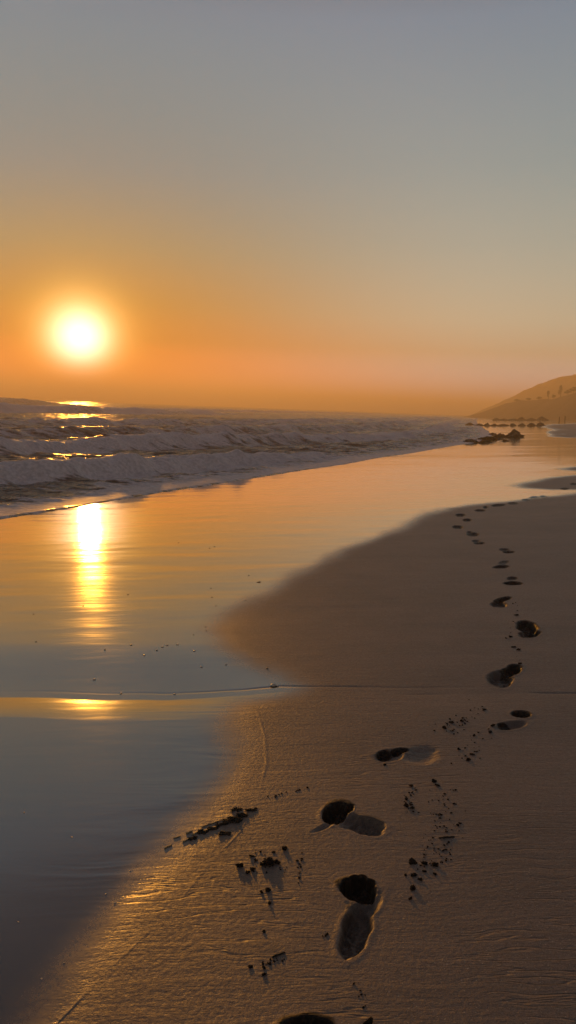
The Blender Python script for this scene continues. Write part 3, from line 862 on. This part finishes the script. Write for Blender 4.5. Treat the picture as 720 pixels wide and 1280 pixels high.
for i, a in enumerate([
 (240,1045,9,8,'round black weed clump at the left end of the strand with a long shadow'),
 (253,1038,12,5,'low weed clump second from the left in the strand'),
 (266,1034,12,4,'thin low weed clump in the middle of the strand'),
 (276,1029,10,5,'small weed clump left of the biggest one in the strand'),
 (290,1023,20,9,'biggest black weed clump of the washed up strand'),
 (302,1018,14,6,'weed clump right of the biggest one in the strand'),
 (314,1011,12,4.5,'weed clump at the right tip of the strand'),
 (296,1011,11,3.5,'separate weed bit just above the biggest weed clump'),
 (281,1041,14,3.5,'separate weed bit below the middle of the strand')]):
    weed(*a, 500 + i)
# pebbles and shells
pm = []
for k in range(4):
    V, F = lump(1, 1, .6, 400 + k * 9, 2, .35, 1.3); pm.append(mesh_from('pebble', V, F, shell_mat))
dm = []
for k in range(3):
    V, F = lump(1, 1, .6, 440 + k * 9, 2, .35, 1.3); dm.append(mesh_from('pebble', V, F, weed_mat))
for q in [(30,1015),(90,1046),(132,1117),(23,1152),(52,1223),(80,1203),(163,1088),(144,1128)]:
    clod(q[0], q[1], 2.8, 'tiny pale shell chip on the dark foreground wet sand', 'pale chips on the foreground wet sand', .6, 'shell_chip', 'shell chip', pm)
for q in [(131,811),(164,805),(203,808),(209,806),(222,805),(243,813),(118,849),(283,830),(252,833),(334,834),(151,866),(218,867),(196,812),(180,818)]:
    clod(q[0], q[1], 4.2, 'tiny pale pebble on the grey wet sand beyond the swash line', 'pale pebbles beyond the swash line', .7, 'pebble', 'pebble', pm)
for q in [(242,793),(257,783),(307,750),(270,757),(265,746),(264,735),(311,719),(160,743),(104,757),(42,767),(45,802),(258,788),(223,678),(268,683),(262,685)]:
    clod(q[0], q[1], 2.4, 'tiny dark pebble on the golden wet sand', 'dark pebbles on the golden wet sand', .6, 'pebble', 'pebble', dm)
clod(323, 727, 6, 'long flat dark pebble near the edge of the golden wet sand', None, .3, 'pebble', 'pebble', dm, yaw=0)
# the broken shell by the swash line: two halves and a chip
p, k = pxm(342, 857)
def cup(rad, seed):
    V = []; F = []; nr, ns = 8, 18
    for i in range(nr + 1):
        th = i / nr * 1.35
        for j in range(ns):
            a = 6.283 * j / ns; rb = 1 + .06 * math.cos(a * 9) * math.sin(th)
            V.append((rad * math.sin(th) * math.cos(a) * rb, rad * .8 * math.sin(th) * math.sin(a) * rb, rad * .7 * math.cos(th) - .1 * rad))
    for i in range(nr):
        for j in range(ns):
            F.append((i * ns + j, i * ns + (j + 1) % ns, (i + 1) * ns + (j + 1) % ns, (i + 1) * ns + j))
    return np.array(V), np.array(F)
V, F = cup(k * 4.5, 1)
sh = link('broken_shell', mesh_from('broken_shell', V, F, shell_mat), loc=p)
tag(sh, 'golden lit broken shell lying on the swash line', 'shell')
V, F = cup(k * 2.6, 2)
c = link('shell_half', mesh_from('shell_half', V, F, shell_mat), sh); c.location = (k * 5, -k * 1, 0); c.rotation_euler = (.5, .3, 1)

# ------------------------------------------------------------------ haze
bm = bmesh.new(); bmesh.ops.create_cube(bm, size=1)
me = bpy.data.meshes.new('haze'); bm.to_mesh(me); bm.free()
hz = link('haze', me)
HT, HB = 43.5, -6.0
hz.scale = (5600, 5600, HT - HB); hz.location = (0, 0, (HT + HB) / 2)
hz['kind'] = 'stuff'
mt, n = material('haze')
v = n.n('ShaderNodeVolumePrincipled')
v.inputs['Color'].default_value = (1.0, 0.80, 0.46, 1)
v.inputs['Density'].default_value = HAZE_DENSITY
v.inputs['Anisotropy'].default_value = 0.41
o_ = n.n('ShaderNodeOutputMaterial'); n.put(o_.inputs['Volume'], v.outputs[0])
me.materials.append(mt)
